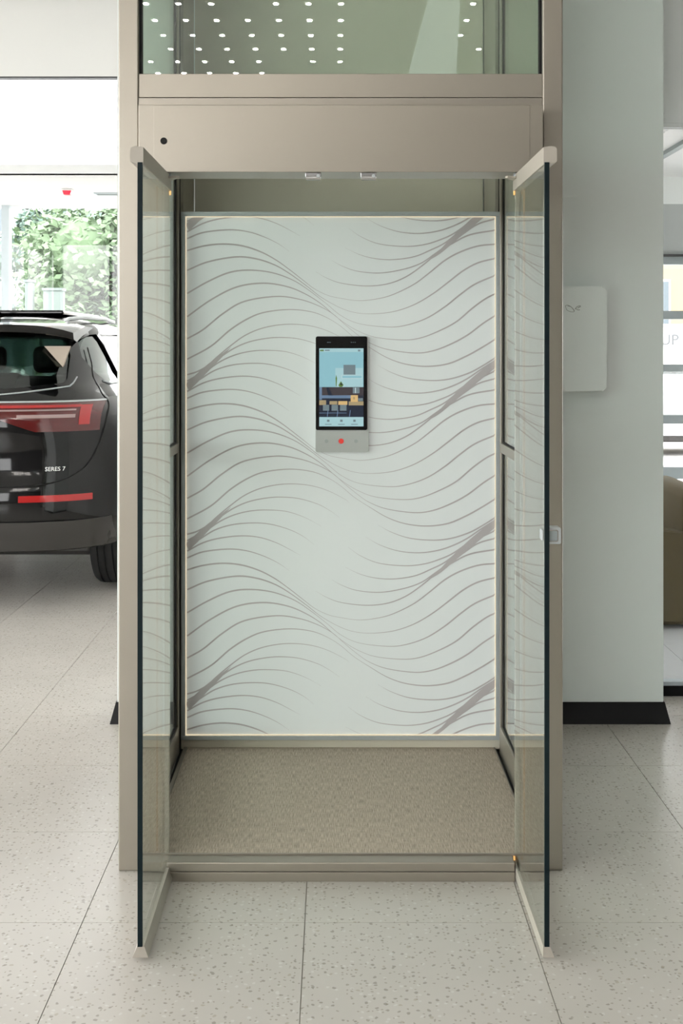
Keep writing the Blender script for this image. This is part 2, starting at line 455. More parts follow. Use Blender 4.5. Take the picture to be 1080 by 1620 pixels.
fr = [( -0.15, XR, 9.98, 10.1, a, b) for a, b in w6z] + [(x - .03, x + .03, 9.99, 10.08, 0, 2.3) for x in (-0.1, 1.45, 3.4, 5.2, 6.95)]
w6 = struct(obj('window_6', boxes(*fr), M['win_grey']), 'far window with grey horizontal bars')
obj('head_panel', B(-0.15, XR, 10.0, 10.12, 2.335, 2.76), M['head_grey'], w6)
obj('head_dark_bar', B(-0.15, XR, 9.96, 10.0, 2.315, 2.335), M['dark_line'], w6)  # thin dark bar below the grey head panel
for a, b in zip(w6z[1:], w6z):
    for x0, x1 in ((-.07, 1.42), (1.48, 3.37), (3.43, 5.17), (5.23, 6.92)):
        obj('pane', B(x0, x1, 10.03, 10.04, a[1], b[0]), M['glass_win'], w6)
# ------------------------------------------------------------------ the lift
CX, Y0 = 0.018, 3.515
lift = thing('home_lift', 'taupe framed home lift with open glass doors and white wave patterned panel', 'lift', (CX, Y0, 0))
TOP = 4.96
for s in (-1, 1):
    a, b = (.598, .658) if s > 0 else (-.658, -.598)
    obj('front_post', B(a, b, 0, .06, 0, TOP, bev=.004), M['taupe'], lift)
    a, b = (.598, .658) if s > 0 else (-.658, -.598)
    obj('rear_post', B(a, b, 1.30, 1.36, 0, TOP, bev=.003), M['taupe'], lift)
obj('crossbeam', B(-.598, .598, .004, .06, 2.2915, 2.362, bev=.0015), M['taupe'], lift)
obj('crossbeam_lip', B(-.598, .598, .002, .06, 2.245, 2.2900, bev=.001), M['taupe'], lift)
obj('top_beam', B(-.598, .598, .004, .06, TOP - .08, TOP, bev=.0015), M['taupe'], lift)
hb = obj('header_box', B(-.5865, .5865, -.073, .065, 2.059, 2.2545, bev=.0015), M['taupe'], lift)
obj('header_cover', B(-.542, .548, -.0748, -.0728, 2.0595, 2.2525, bev=.0007), M['taupe'], hb)
obj('keyhole', prism(disc(-.5126, 2.149, .0100), 'y', -.0765, -.074), M['rubber'], hb)
# two chrome latches below the header
for cx_ in (-.080, .081):
    lt = obj('latch', boxes((cx_ - .023, cx_ + .023, -.066, -.03, 2.046, 2.059), bev=.001), M['chrome'], lift)
    obj('latch_roller', tube([(cx_ - .021, -.06, 2.044), (cx_ + .021, -.06, 2.044)], .0075, n=12), M['chrome'], lt, smooth=True)
    obj('latch_bolt', prism(disc(cx_ + .014, 2.049, .005, 12), 'y', -.072, -.06), M['silver'], lt)
# upper glass pane and its gaskets
obj('upper_glass', B(-.592, .592, .024, .034, 2.362, TOP - .08), M['glass_shaft'], lift)
for s in (-1, 1):
    obj('gasket', B(s * .598, s * .591, .016, .04, 2.362, TOP - .08), M['rubber'], lift)
obj('gasket', B(-.591, .591, .016, .04, 2.362, 2.3645), M['rubber'], lift)
# sides of the shaft
for s in (-1, 1):
    def sb(x0, x1, *r, **k): return B(s * x0, s * x1, *r, **k)
    # side frame: rear stile, bottom rail, mid rails
    obj('side_stile', sb(.594, .6065, .866, .895, .04, TOP, bev=.002), M['taupe'], lift)
    obj('side_rail', sb(.594, .612, .06, .866, .045, .150, bev=.002), M['taupe'], lift)
    for z0, z1 in ((1.163, 1.198), (2.27, 2.36), (3.4, 3.44), (TOP - .08, TOP)):
        obj('side_rail', sb(.594, .612, .06, .866, z0, z1, bev=.002), M['taupe'], lift)
    for z0, z1 in ((.150, 1.163), (1.198, 2.27), (2.36, 3.4), (3.44, TOP - .08)):
        gp = obj('side_glass', sb(.603, .609, .062, .864, z0, z1), M['glass_shaft'], lift)
        obj('side_gasket', boxes((s * .6005, s * .610, .838, .866, z0, z1), (s * .6005, s * .610, .06, .838, z0, z0 + .006)), M['rubber'], gp)
    obj('guide_cover', sb(.588, .612, .96, 1.30, .0, TOP), M['taupe_shaft'], lift)
    obj('guide_gap_shade', sb(.5985, .608, .8955, .9595, .0, TOP), M['rubber'], lift)  # black strip standing in for the shaded gap beside the panel
    obj('floor_gap_shade', sb(.588, .594, .06, .955, .0, .046), M['rubber'], lift)  # black fill in place of shade in the gap beside the platform
    # door jamb with a thin amber light line
    jb = obj('door_jamb', sb(.5175, .598, .0, .016, .0, 2.0585, bev=.001), M['taupe'], lift)
    obj('light_line', sb(.541, .545, -.0012, .001, .06, 2.04), M['led_jamb'], jb)
obj('back_wall', B(-.588, .588, 1.335, 1.36, 0, TOP), M['taupe_dark'], lift)
obj('shaft_top', B(-.598, .598, .06, 1.36, TOP - .005, TOP + .02), M['taupe_dark'], lift)
# platform
pf = obj('platform', B(-.58, .58, -.012, .925, .004, .050, bev=.001), M['taupe'], lift)
obj('carpet', B(-.566, .576, -.010, .918, .050, .0575), M['carpet'], pf)
obj('carpet_trim', boxes((-.58, -.567, -.010, .918, .050, .059), (.5765, .58, -.010, .918, .050, .059), (-.58, .58, -.0155, -.010, .03, .0585)), M['taupe'], pf)
obj('door_sill', B(-.5055, .5055, -.070, -.016, 0, .027, bev=.001), M['taupe'], lift)
obj('sill_cap', B(-.5055, .5055, -.068, -.016, .0275, .0545, bev=.003), M['taupe'], lift)
# illuminated back panel
PY = 4.430 - Y0
lp = obj('light_panel', B(-.586, .594, PY + .004, PY + .03, .10, 2.050), M['panel'], lift)
pfm = obj('panel_frame', boxes((-.590, .599, PY - .006, PY + .032, 2.040, 2.057), (-.590, .599, PY - .006, PY + .032, .087, .103),
          (-.590, -.574, PY - .006, PY + .032, .103, 2.040), (.583, .599, PY - .006, PY + .032, .103, 2.040), bev=.0012), M['silver'], lp)
obj('led_strip', boxes((-.574, .583, PY - .002, PY + .0035, 2.037, 2.0398), (-.574, .583, PY - .002, PY + .0035, .1032, .106),
          (-.574, -.5712, PY - .002, PY + .0035, .106, 2.037), (.5802, .583, PY - .002, PY + .0035, .106, 2.037)), M['led'], lp)
obj('plinth', B(-.590, .599, PY + .005, PY + .05, .050, .0865), M['taupe_dark'], lift)

# printed wave lines on the panel: traced once over one repeat and repeated downwards
K = 4.154
S = [  # full S waves, in print units; right half offset by 1059
 [(45,275),(150,246),(275,232),(400,243),(520,280),(620,332),(710,395),(800,465),(880,526),(970,570),(1059,590),(1179,605),(1309,590),(1409,560),(1539,495),(1639,420),(1739,340),(1839,285),(1959,245),(2079,233)],
 [(45,405),(180,350),(365,317),(500,330),(620,370),(720,428),(830,508),(930,585),(1059,655),(1160,685),(1274,691),(1409,675),(1539,630),(1659,560),(1759,485),(1859,408),(1959,355),(2079,325)],
 [(45,557),(180,480),(320,420),(450,404),(600,420),(740,470),(850,540),(960,625),(1059,705),(1180,757),(1369,778),(1489,765),(1619,720),(1739,645),(1839,565),(1939,495),(2079,435)],
 [(45,710),(200,600),(370,515),(545,490),(700,512),(820,560),(920,622),(1000,690),(1070,745),(1160,800),(1280,845),(1459,863),(1579,850),(1709,800),(1819,740),(1919,655),(2009,590),(2079,555)],
 [(45,855),(150,795),(280,690),(420,610),(630,577),(780,595),(900,635),(1000,690),(1080,760),(1160,825),(1240,880),(1359,925),(1539,949),(1659,935),(1779,890),(1889,830),(1989,755),(2079,697)],
 [(45,990),(200,905),(330,795),(450,720),(560,680),(720,663),(860,678),(960,715),(1050,770),(1140,845),(1240,910),(1359,980),(1480,1022),(1619,1037),(1759,1020),(1879,970),(1979,915),(2079,853)],
]
Bl = [  # lines of the left fan (offset: one repeat lower origin)
 [(45,1020),(110,1000),(180,960),(240,905),(330,830),(420,765),(520,720),(630,695),(740,688),(860,700),(970,733),(1080,788),(1110,812)],
 [(45,1062),(130,1010),(250,915),(350,848),(450,805),(560,782),(660,775),(780,785),(900,820),(980,862),(1045,908)],
 [(45,1078),(160,1003),(260,935),(360,890),(470,865),(580,860),(700,870),(820,910),(925,967)],
 [(45,1102),(130,1050),(230,990),(350,955),(490,945),(600,955),(720,990),(810,1035),(878,1087)],
 [(45,1130),(150,1075),(260,1045),(400,1030),(520,1040),(630,1075),(720,1120),(788,1158)],
 [(45,1175),(150,1135),(310,1117),(430,1127),(540,1160),(640,1207),(715,1258)],
]
Br = [  # lines of the right fan
 [(1299,-20),(1389,28),(1509,67),(1659,80),(1779,68),(1899,30),(1989,-18),(2079,-75)],
 [(1220,60),(1309,110),(1429,150),(1559,163),(1679,150),(1779,120),(1879,72),(1979,5),(2079,-58)],
 [(1105,128),(1189,185),(1309,232),(1479,248),(1609,235),(1719,200),(1799,162),(1899,92),(1999,25),(2079,-25)],
 [(1085,258),(1179,302),(1279,328),(1399,335),(1539,315),(1649,270),(1739,225),(1839,148),(1939,80),(2079,12)],
 [(995,340),(1059,375),(1159,410),(1309,423),(1459,400),(1579,360),(1669,300),(1759,235),(1859,165),(1959,100),(2079,65)],
 [(890,415),(960,455),(1059,490),(1219,508),(1359,495),(1479,450),(1589,375),(1699,285),(1799,222),(1909,170),(2079,140)],
]
PER = 1050.0
DL = (600 - 330) * K - PER          # left fan was measured one repeat lower
curves = []                          # (points, width function)
for ln in S:
    curves.append((ln, lambda t, n: 9.6 * max(0.18, min(1.0, abs(t - .5) * 2.9)) + 0.5))
for ln in Bl:
    curves.append(([(x, y + DL) for x, y in ln], lambda t, n: 10.0 * max(0.08, 1 - t ** 1.6)))
for ln in Br:
    curves.append((ln, lambda t, n: 10.0 * max(0.08, 1 - (1 - t) ** 2.2)))
curves.append(([(40, 1108 + DL), (100, 1052 + DL), (180, 975 + DL), (260, 905 + DL), (335, 838 + DL)], lambda t, n: 46 * math.sin(min(1, .42 + t * .58) * math.pi)))
curves.append(([(1615, 350), (1700, 290), (1790, 205), (1880, 125), (1980, 40), (2079, -35)], lambda t, n: 46 * math.sin(min(.62, t * .66) * math.pi)))
sc_m = 4.430 / 1878.0
bm = bmesh.new()
X0p, X1p, Z0p, Z1p = -.5708, .5800, .1064, 2.0366
def toxz(x, y):
    px = 285 + x / K; py = 330 + y / K
    return (px - 529) * sc_m - CX, 1.55 - (py - 550) * sc_m
for rep in range(-1, 5):
    lay = 0
    for pts, wf in curves:
        lay += 1
        dens = catmull([(x, y + rep * PER) for x, y in pts], 7)
        n_ = len(dens)
        L, R_ = [], []
        for i in range(n_):
            t = i / (n_ - 1)
            a = dens[max(0, i - 1)]; b = dens[min(n_ - 1, i + 1)]
            d = b - a; d = d / (np.linalg.norm(d) + 1e-9)
            nn = np.array((-d[1], d[0])) * wf(t, n_) * .5
            L.append(toxz(*(dens[i] + nn))); R_.append(toxz(*(dens[i] - nn)))
        yy = PY + .0034 - .00002 * lay
        for i in range(n_ - 1):
            q = [L[i], L[i + 1], R_[i + 1], R_[i]]
            if min(p[0] for p in q) > X1p or max(p[0] for p in q) < X0p or min(p[1] for p in q) > Z1p or max(p[1] for p in q) < Z0p: continue
            q = [(min(max(p[0], X0p), X1p), min(max(p[1], Z0p), Z1p)) for p in q]
            try: bm.faces.new([bm.verts.new((p[0], yy, p[1])) for p in q])
            except ValueError: pass
wv = obj('wave_print', bm, M['wave'], lp)
wv['label'] = 'mauve grey wavy lines printed on the panel'

# touch terminal on the panel
def pz(px, py): return (px - 529) * sc_m - CX, 1.55 - (py - 550) * sc_m
x0, z1 = pz(499, 532); x1, z0 = pz(582.5, 715)
cp = obj('control_panel', prism(rrect(x0, x1, z0, z1, .008), 'y', PY - .014, PY + .004), M['terminal'], lift, smooth=True)
cp['label'] = 'silver control terminal with touch screen and three buttons'
gx0, gz1 = pz(499.5, 532.3); gx1, gz0 = pz(580.5, 680)
gp = obj('display_glass', prism(rrect(gx0, gx1, gz0, gz1, .007), 'y', PY - .0165, PY - .0142), M['gloss_black'], cp, smooth=True)
SCM = [emit('screen_sky', lin(150, 200, 212), .095), emit('screen_pale', lin(176, 214, 220), .095), emit('screen_brown', lin(72, 66, 70), .095),
       emit('screen_navy', lin(38, 46, 62), .095), emit('screen_wood', lin(176, 158, 122), .095), emit('screen_steel', lin(120, 136, 142), .095),
       emit('screen_orange', lin(226, 190, 130), .095), emit('screen_green', lin(96, 128, 60), .095), emit('screen_bluegrey', lin(112, 136, 165), .095), emit('screen_white', lin(205, 225, 228), .095)]
bm = bmesh.new()
def sq(u0, v0, u1, v1, mi, d):
    # crop units of the terminal (7.364 per pixel from 480,510)
    a = pz(480 + u0 / 7.364, 510 + v0 / 7.364); b = pz(480 + u1 / 7.364, 510 + v1 / 7.364)
    f = bm.faces.new([bm.verts.new((p[0], PY - .0167 - d * .00004, p[1])) for p in ((a[0], b[1]), (b[0], b[1]), (b[0], a[1]), (a[0], a[1]))])
    f.material_index = mi
def poly(pts, mi, d):
    f = bm.faces.new([bm.verts.new((q[0], PY - .0167 - d * .00004, q[1])) for q in (pz(480 + u / 7.364, 510 + v / 7.364) for u, v in pts)])
    f.material_index = mi
sq(183, 302, 697, 752, 0, 0); sq(183, 752, 697, 1105, 3, 0); sq(183, 1100, 697, 1208, 1, 1)
sq(370, 530, 690, 752, 1, 1); sq(183, 302, 697, 345, 1, 1)
sq(465, 494, 603, 608, 5, 2); sq(443, 612, 680, 654, 9, 2); sq(450, 618, 676, 648, 0, 3)
sq(192, 318, 236, 336, 7, 2); sq(248, 318, 304, 332, 5, 2); sq(632, 318, 660, 338, 5, 2)
poly([(372, 650), (380, 610), (390, 650), (384, 745), (376, 745)], 7, 2)
poly([(405, 730), (435, 684), (465, 728), (450, 750), (418, 750)], 7, 2); poly([(425, 720), (440, 700), (452, 735)], 3, 3)
sq(183, 752, 215, 900, 8, 1); sq(215, 752, 697, 850, 2, 1); poly([(262, 756), (292, 756), (340, 850), (292, 850)], 3, 2)
sq(572, 756, 650, 825, 5, 2); sq(598, 760, 608, 822, 9, 3)
sq(215, 848, 560, 882, 8, 2); sq(183, 905, 262, 960, 4, 2); sq(302, 915, 392, 955, 4, 2); sq(404, 915, 510, 958, 6, 2); sq(525, 918, 697, 964, 4, 2)
sq(635, 880, 690, 915, 5, 3)
sq(548, 846, 632, 924, 6, 4); poly([(580, 866), (592, 866), (598, 884), (586, 904), (576, 884)], 4, 5)
for a, b in ((226, 298), (326, 400), (424, 500)): sq(a, 958, b, 1026, 5, 3)
for a in (282, 396, 540): poly([(a, 1020), (a + 8, 1020), (a - 2, 1095), (a - 10, 1095)], 8, 4)
sq(183, 1050, 500, 1056, 8, 3)
for a in (288, 440, 592): sq(a - 14, 1130, a + 14, 1156, 5, 3); sq(a - 38, 1180, a + 38, 1188, 5, 3)
for a in (280, 296, 312, 556, 578, 600): sq(a - 4, 228, a + 4, 238, 5, 3)
obj('screen', bm, SCM, cp)['label'] = 'lit screen showing a dining room picture'
red = emit('red_button_light', lin(225, 70, 60), .10)
for u, r_, mt in ((268, .0062, M['head_grey']), (437, .0098, red), (610, .0062, M['head_grey'])):
    cxx, czz = pz(480 + u / 7.364, 510 + 1380 / 7.364)
    bt = obj('button', prism(disc(cxx, czz, r_, 20), 'y', PY - .0165, PY - .0135), mt, cp)
    ringbm = prism(disc(cxx, czz, r_ * 1.18, 20), 'y', PY - .0148, PY - .0135)
    obj('button_ring', ringbm, M['silver'], bt)

# the two open door leaves
for s, dx in ((-1, .508), (1, .517)):
    def db(x0, x1, *r, **k): return B(s * (dx + x0), s * (dx + x1), *r, **k)
    d_ = obj('door_leaf', db(-.005, .005, -.514, -.012, .040, 2.012), M['glass_door'], lift)
    d_['label'] = 'clear glass of the left door leaf' if s < 0 else 'clear glass of the right door leaf'
    obj('edge_seal', db(-.0055, .0070, -.521, -.5142, .038, 2.018, bev=.001), M['edge'], d_)
    # top rail with rounded outer shoulder
    pr = [(-.0075, 2.0125), (.0075, 2.0125), (.026, 2.020), (.026, 2.052), (.021, 2.0575), (.012, 2.059), (-.0075, 2.0565)]
    bm = prism([(s * (dx + p[0]), p[1]) for p in pr], 'y', -.519, -.004)
    bmesh.ops.recalc_face_normals(bm, faces=bm.faces)
    obj('top_rail', bm, M['taupe_lit'], d_)
    pr = [(-.0085, .0400), (.0075, .0400), (.020, .010), (-.0095, .010)] if s > 0 else [(-.0095, .0400), (.0075, .0400), (.020, .010), (-.0200, .010)]
    bm = prism([(s * (dx + p[0]), p[1]) for p in pr], 'y', -.519, -.004)
    obj('bottom_rail', bm, M['taupe_lit'], d_)
    obj('hinge_stile', db(-.0015, .0085, -.0115, -.001, .02, 2.045, bev=.001), M['taupe_lit'], d_)
    # pivot plate and hinge pin at the top corner
    ang = [(s * (dx - .040), -.070), (s * (dx - .034), -.080), (s * (dx + .012), -.060), (s * (dx + .016), -.030), (s * (dx - .010), -.020)]
    obj('pivot_plate', prism(ang, 'z', 2.042, 2.0475), M['taupe_lit'], d_)
    bm = bmesh.new()
    bmesh.ops.create_cone(bm, cap_ends=True, segments=16, radius1=.009, radius2=.009, depth=.016, matrix=Matrix.Translation((s * (dx - .004), -.045, 2.051)))
    obj('pivot_pin', bm, M['silver'], d_, smooth=True)
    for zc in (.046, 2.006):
        obj('corner_glow', db(-.0078, -.0055, -.0190, -.0120, zc - .006, zc + .006), M['refracted_spot'], d_)  # light refracted at the hinge corners, put in as small glowing blocks
    if s > 0:
        hx = dx + .005
        h = obj('door_handle', prism(rrect(hx, hx + .0335, 1.0525, 1.0945, .005), 'y', -.508, -.475), M['silver'], d_, smooth=True)
        h['label'] = 'small square silver door pull'
        obj('handle_bezel', prism(rrect(hx, hx + .0262, 1.0585, 1.0885, .004), 'y', -.5095, -.508), M['chrome'], h)
        obj('handle_face', prism(rrect(hx, hx + .0238, 1.061, 1.0860, .003), 'y', -.5102, -.5095), M['win_grey'], h)
        obj('handle_rose', B(dx - .0095, dx - .0052, -.505, -.47, 1.060, 1.088, bev=.002), M['silver'], h)

# ------------------------------------------------------------------ white cabinet on the pier
cab = thing('wall_cabinet', 'white rounded control cabinet with small grey logo on the white pier', 'cabinet', (0.8965, 4.92, 1.374))
bm = prism(rrect(-.205, .205, 0, .424, .02), 'y', -.12, -.0)
bmesh.ops.bevel(bm, geom=[e for e in bm.edges if all(abs(v.co.y + .12) < 1e-5 for v in e.verts)], offset=.005, segments=3, affect='EDGES')
obj('cabinet_body', bm, M['cab'], cab, smooth=True)
bm = bmesh.new()
def ribbon(pts, w, y):
    ds = catmull(pts, 8)
    for a, b in zip(ds, ds[1:]):
        d = (b - a) / (np.linalg.norm(b - a) + 1e-9); nn = np.array((-d[1], d[0])) * w
        bm.faces.new([bm.verts.new((p[0], y, p[1])) for p in (a + nn, b + nn, b - nn, a - nn)])
lx, lz = .067, .335
ribbon([(lx - .026, lz - .006), (lx - .012, lz - .013), (lx + .004, lz - .013), (lx - .004, lz + .002), (lx - .018, lz + .012), (lx - .03, lz + .010), (lx - .026, lz - .006)], .0009, -.1205)
ribbon([(lx - .022, lz + .010), (lx - .008, lz + .006), (lx + .003, lz - .006), (lx + .006, lz - .012)], .0012, -.1206)
ribbon([(lx + .008, lz - .004), (lx + .016, lz + .006), (lx + .028, lz + .010), (lx + .030, lz + .007), (lx + .018, lz + .001)], .0013, -.1207)
ribbon([(lx + .012, lz), (lx + .018, lz - .006), (lx + .028, lz - .006)], .0012, -.1208)
obj('logo', bm, M['logo'], cab)

# ------------------------------------------------------------------ the black car
wT = smooth_tab([(.22,.86),(.30,.90),(.41,.93),(.55,.957),(.70,.968),(.85,.97),(1.0,.962),(1.1,.945),(1.18,.915),(1.25,.868),(1.32,.80),(1.42,.755),(1.52,.72),(1.62,.68),(1.68,.64),(1.73,.57),(1.765,.46),(1.785,.32),(1.795,.18)])
rT = smooth_tab([(.22,.30),(.30,.17),(.41,.07),(.50,.02),(.62,.0),(.74,.015),(.80,.035),(.95,.05),(1.08,.045),(1.18,.06),(1.25,.12),(1.32,.19),(1.42,.27),(1.52,.35),(1.62,.45),(1.68,.56),(1.73,.78),(1.765,1.15),(1.785,1.5),(1.795,1.8)])
fT = smooth_tab([(.22,4.8),(.30,4.88),(.41,4.95),(.55,5.0),(.70,5.0),(.85,4.95),(.95,4.7),(1.02,4.3),(1.08,3.92),(1.14,3.72),(1.25,3.55),(1.32,3.44),(1.42,3.28),(1.52,3.12),(1.62,2.95),(1.68,2.82),(1.73,2.66),(1.765,2.45),(1.785,2.25),(1.795,2.1)])
dT = smooth_tab([(.22,.7),(.6,.75),(1.0,.75),(1.2,.85),(1.4,.95),(1.68,.9),(1.73,.8),(1.765,.6),(1.785,.35),(1.795,.14)])
NE = 3.0
def car_rear(x, z, off=0.0):
    w, d = wT(z), dT(z)
    t = min(abs(x / w), .9999)
    return Vector((x, rT(z) + d * (1 - (1 - t ** NE) ** (1 / NE)) - off, z))
def car_side(y, z, s=1, off=0.0):
    w, d = wT(z), dT(z)
    t = min(max((y - rT(z)) / d, 0), 1); t2 = min(max((fT(z) - y) / d, 0), 1)
    return Vector((s * (w * min((1 - (1 - t) ** NE) ** (1 / NE), (1 - (1 - t2) ** NE) ** (1 / NE)) + off), y, z))
def ring(bm, z, zs=None, dw=0.0, dr=0.0, df=0.0, n=15):
    zs = z if zs is None else zs
    w, r, f, d = wT(zs) - dw, rT(zs) + dr, fT(zs) - df, dT(zs)
    v = []
    for i in range(-n, n + 1):
        a = i / n * math.pi / 2
        sx = math.copysign(abs(math.sin(a)) ** (2 / NE), a); cy = abs(math.cos(a)) ** (2 / NE)
        v.append((w * sx, r + d * (1 - cy), z))
    for k in range(1, 8): v.append((w, r + d + (f - r - 2 * d) * k / 8, z))
    for i in range(n, -n - 1, -1):
        a = i / n * math.pi / 2
        sx = math.copysign(abs(math.sin(a)) ** (2 / NE), a); cy = abs(math.cos(a)) ** (2 / NE)
        v.append((w * sx, f - d * (1 - cy), z))
    for k in range(7, 0, -1): v.append((-w, r + d + (f - r - 2 * d) * k / 8, z))
    return [bm.verts.new(p) for p in v]
def stack(rings, bm):
    for a, b in zip(rings, rings[1:]):
        k = len(a)
        for i in range(k): bm.faces.new((a[i], a[(i + 1) % k], b[(i + 1) % k], b[i]))
    bm.faces.new(rings[0][::-1]); bm.faces.new(rings[-1])
    bmesh.ops.recalc_face_normals(bm, faces=bm.faces)
    return bm
def tmp(bm, name='cutter'):
    me = bpy.data.meshes.new(name); bmesh.ops.recalc_face_normals(bm, faces=bm.faces); bm.to_mesh(me); bm.free()
    o = bpy.data.objects.new(name, me); COL.objects.link(o); return o
def carve(o, cutters):
    for c in cutters:
        md = o.modifiers.new('cut', 'BOOLEAN'); md.operation = 'DIFFERENCE'; md.object = c; md.solver = 'EXACT'
    dg = bpy.context.evaluated_depsgraph_get()
    me = bpy.data.meshes.new_from_object(o.evaluated_get(dg))
    o.modifiers.clear()
    for c in cutters: bpy.data.objects.remove(c)
    bpy.data.objects.remove(o)
    return me

car = thing('car', 'black suv with red tail lights parked behind the left lift post', 'car', (-2.25, 6.85, 0))
bm = bmesh.new()
zl = [.345, .37, .41, .46, .50, .56, .62, .68, .74, .80, .86, .92, .98, 1.03, 1.08, 1.13, 1.18, 1.22, 1.25, 1.28, 1.32, 1.37, 1.42, 1.47, 1.52, 1.57, 1.62, 1.65, 1.68, 1.705, 1.73, 1.75, 1.765, 1.777, 1.787, 1.795]
stack([ring(bm, z) for z in zl], bm)
shell = tmp(bm, 'body')
cut = []
bm = bmesh.new(); stack([ring(bm, z, z + .035 if z > 1.0 else z, .05, .05, .06) for z in (.72, .9, 1.05, 1.2, 1.3, 1.4, 1.5, 1.6, 1.66, 1.70)], bm); cut.append(tmp(bm))
cut.append(tmp(prism([(-.60, 1.335), (-.3, 1.305), (0, 1.30), (.3, 1.305), (.60, 1.335), (.615, 1.36), (.60, 1.50), (.57, 1.58), (.50, 1.615), (-.50, 1.615), (-.57, 1.58), (-.60, 1.50), (-.615, 1.36)], 'y', -.3, .95)))
cut.append(tmp(prism([(-.66, 1.20), (.66, 1.20), (.56, 1.62), (-.56, 1.62)], 'y', 2.4, 4.9)))
side_win = ([(.80, 1.33), (.70, 1.40), (.66, 1.49), (.74, 1.60), (.95, 1.635), (1.08, 1.64), (1.30, 1.33)],
            [(1.42, 1.33), (1.16, 1.64), (2.12, 1.645), (2.12, 1.33)], [(2.22, 1.33), (2.22, 1.645), (2.62, 1.62), (3.25, 1.33)])
for pl in side_win: cut.append(tmp(prism(pl, 'x', -1.4, 1.4)))
for yy in (1.02, 3.88):
    for s in (-1, 1):
        c = lathe([(0, .405), (.6, .405)], (.60 if s > 0 else -1.2, yy, .385), 40); cut.append(tmp(c))
me = carve(shell, cut)
obj_me('body', me, M['paint'], car, smooth=True)
def patch(fn, us, vs, thick, mat, name, parent, smooth=True):
    """thickened surface patch; fn(u,v,off) gives a point"""
    bm = bmesh.new()
    g = [[[bm.verts.new(fn(u, v, o_)) for v in vs] for u in us] for o_ in (thick, 0.0)]
    nu, nv = len(us), len(vs)
    for L_ in range(2):
        for i in range(nu - 1):
            for j in range(nv - 1):
                bm.faces.new((g[L_][i][j], g[L_][i + 1][j], g[L_][i + 1][j + 1], g[L_][i][j + 1]))
    for i in range(nu - 1):
        for j in (0, nv - 1): bm.faces.new((g[0][i][j], g[0][i + 1][j], g[1][i + 1][j], g[1][i][j]))
    for j in range(nv - 1):
        for i in (0, nu - 1): bm.faces.new((g[0][i][j], g[0][i][j + 1], g[1][i][j + 1], g[1][i][j]))
    return obj(name, bm, mat, parent, smooth=smooth)
LS = lambda a, b, n: list(np.linspace(a, b, n))
patch(lambda u, v, o: car_rear(u, v, o - .022), LS(-.63, .63, 17), LS(1.285, 1.63, 8), .004, M['car_glass'], 'rear_window', car)
patch(lambda u, v, o: Vector((u, fT(v) - dT(v) * (1 - (1 - min(abs(u / wT(v)), .999) ** NE) ** (1 / NE)) - .03 + o, v)), LS(-.66, .66, 13), LS(1.19, 1.63, 7), .004, M['car_glass_c'], 'windscreen', car)
for s in (-1, 1):
    patch(lambda u, v, o: car_side(u, v, s, o - .022), LS(.63, 3.28, 27), LS(1.315, 1.655, 6), .004, M['car_glass_c'], 'side_window', car)
    # bright outline of the side glass
    obj('window_trim', tube([car_side(y, z, s, .004) for y, z in ((3.1, 1.325), (2.4, 1.322), (1.6, 1.32), (1.1, 1.318), (.84, 1.318), (.74, 1.34))], .007), M['silver'], car, smooth=True)
    obj('roof_rail', tube([car_side(y, z, s, -.03) + Vector((0, 0, .05)) for y, z in ((.74, 1.655), (.85, 1.685), (1.1, 1.70), (1.8, 1.71), (2.5, 1.70), (2.85, 1.66))], .014), M['silver'], car, smooth=True)
    # tail lamp
    zlo = lambda x: 1.165 - .10 * min(1, max(0, (x - .22) / .28)) - .008
    zhi = lambda x: 1.225 - .0 * x
    xs2 = LS(.0, .84, 26)
    bm = bmesh.new(); rows = []
    lampf = lambda x, t, off: car_rear(s * x, zlo(x) + (zhi(x) - zlo(x)) * t, off)
    tl = patch(lambda u, v, o: lampf(u, v, o), xs2, LS(0, 1, 6), .012, M['red_dark'], 'tail_lamp', car)
    patch(lambda u, v, o: car_rear(s * u, v, o + .0122), LS(0, .715, 16), LS(1.178, 1.187, 2), .004, M['lamp_white'], 'lamp_bar', tl)
    patch(lambda u, v, o: car_rear(s * u, v, o + .0122), LS(.40, .715, 10), LS(1.137, 1.157, 2), .004, M['lamp_white'], 'lamp_bar', tl)
    patch(lambda u, v, o: car_rear(s * u, v, o + .0122), LS(.735, .79, 5), LS(1.095, 1.21, 4), .005, M['red'], 'lamp_block', tl)
    patch(lambda u, v, o: car_rear(s * u, v, o + .0122), LS(.0, .735, 15), LS(1.197, 1.212, 2), .004, M['red'], 'lamp_line', tl)
    patch(lambda u, v, o: car_rear(s * u, v, o), LS(.0, .842, 22), LS(1.226, 1.236, 2), .016, M['silver'], 'lamp_trim', tl)
    rf = patch(lambda u, v, o: car_rear(s * u, v, o), LS(.42, .815, 12), LS(.652, .690, 3), .007, M['red'], 'reflector', car)
    patch(lambda u, v, o: car_side(u, v, s, o), LS(.60, .72, 4), LS(.95, 1.0, 2), .001, M['gloss_black'], 'fuel_flap', car)
    # shut line of the tailgate
    obj('shut_line', tube([car_rear(s * x, z, .0005) for x, z in catmull([(0, .742), (.264, .743), (.50, .748), (.64, .77), (.74, .82), (.80, .89), (.842, .99), (.862, 1.10), (.858, 1.20), (.80, 1.27), (.735, 1.35), (.70, 1.45), (.66, 1.55)], 5)], .0045, n=6), M['rubber'], car)
patch(lambda u, v, o: car_rear(u, v, o), LS(-.90, .90, 31), LS(.352, .535, 4), .010, M['plastic'], 'rear_cladding', car)
patch(lambda u, v, o: car_rear(u, v, o), LS(-.25, .25, 9), LS(.84, .985, 4), .003, M['gloss_black'], 'plate_recess', car)
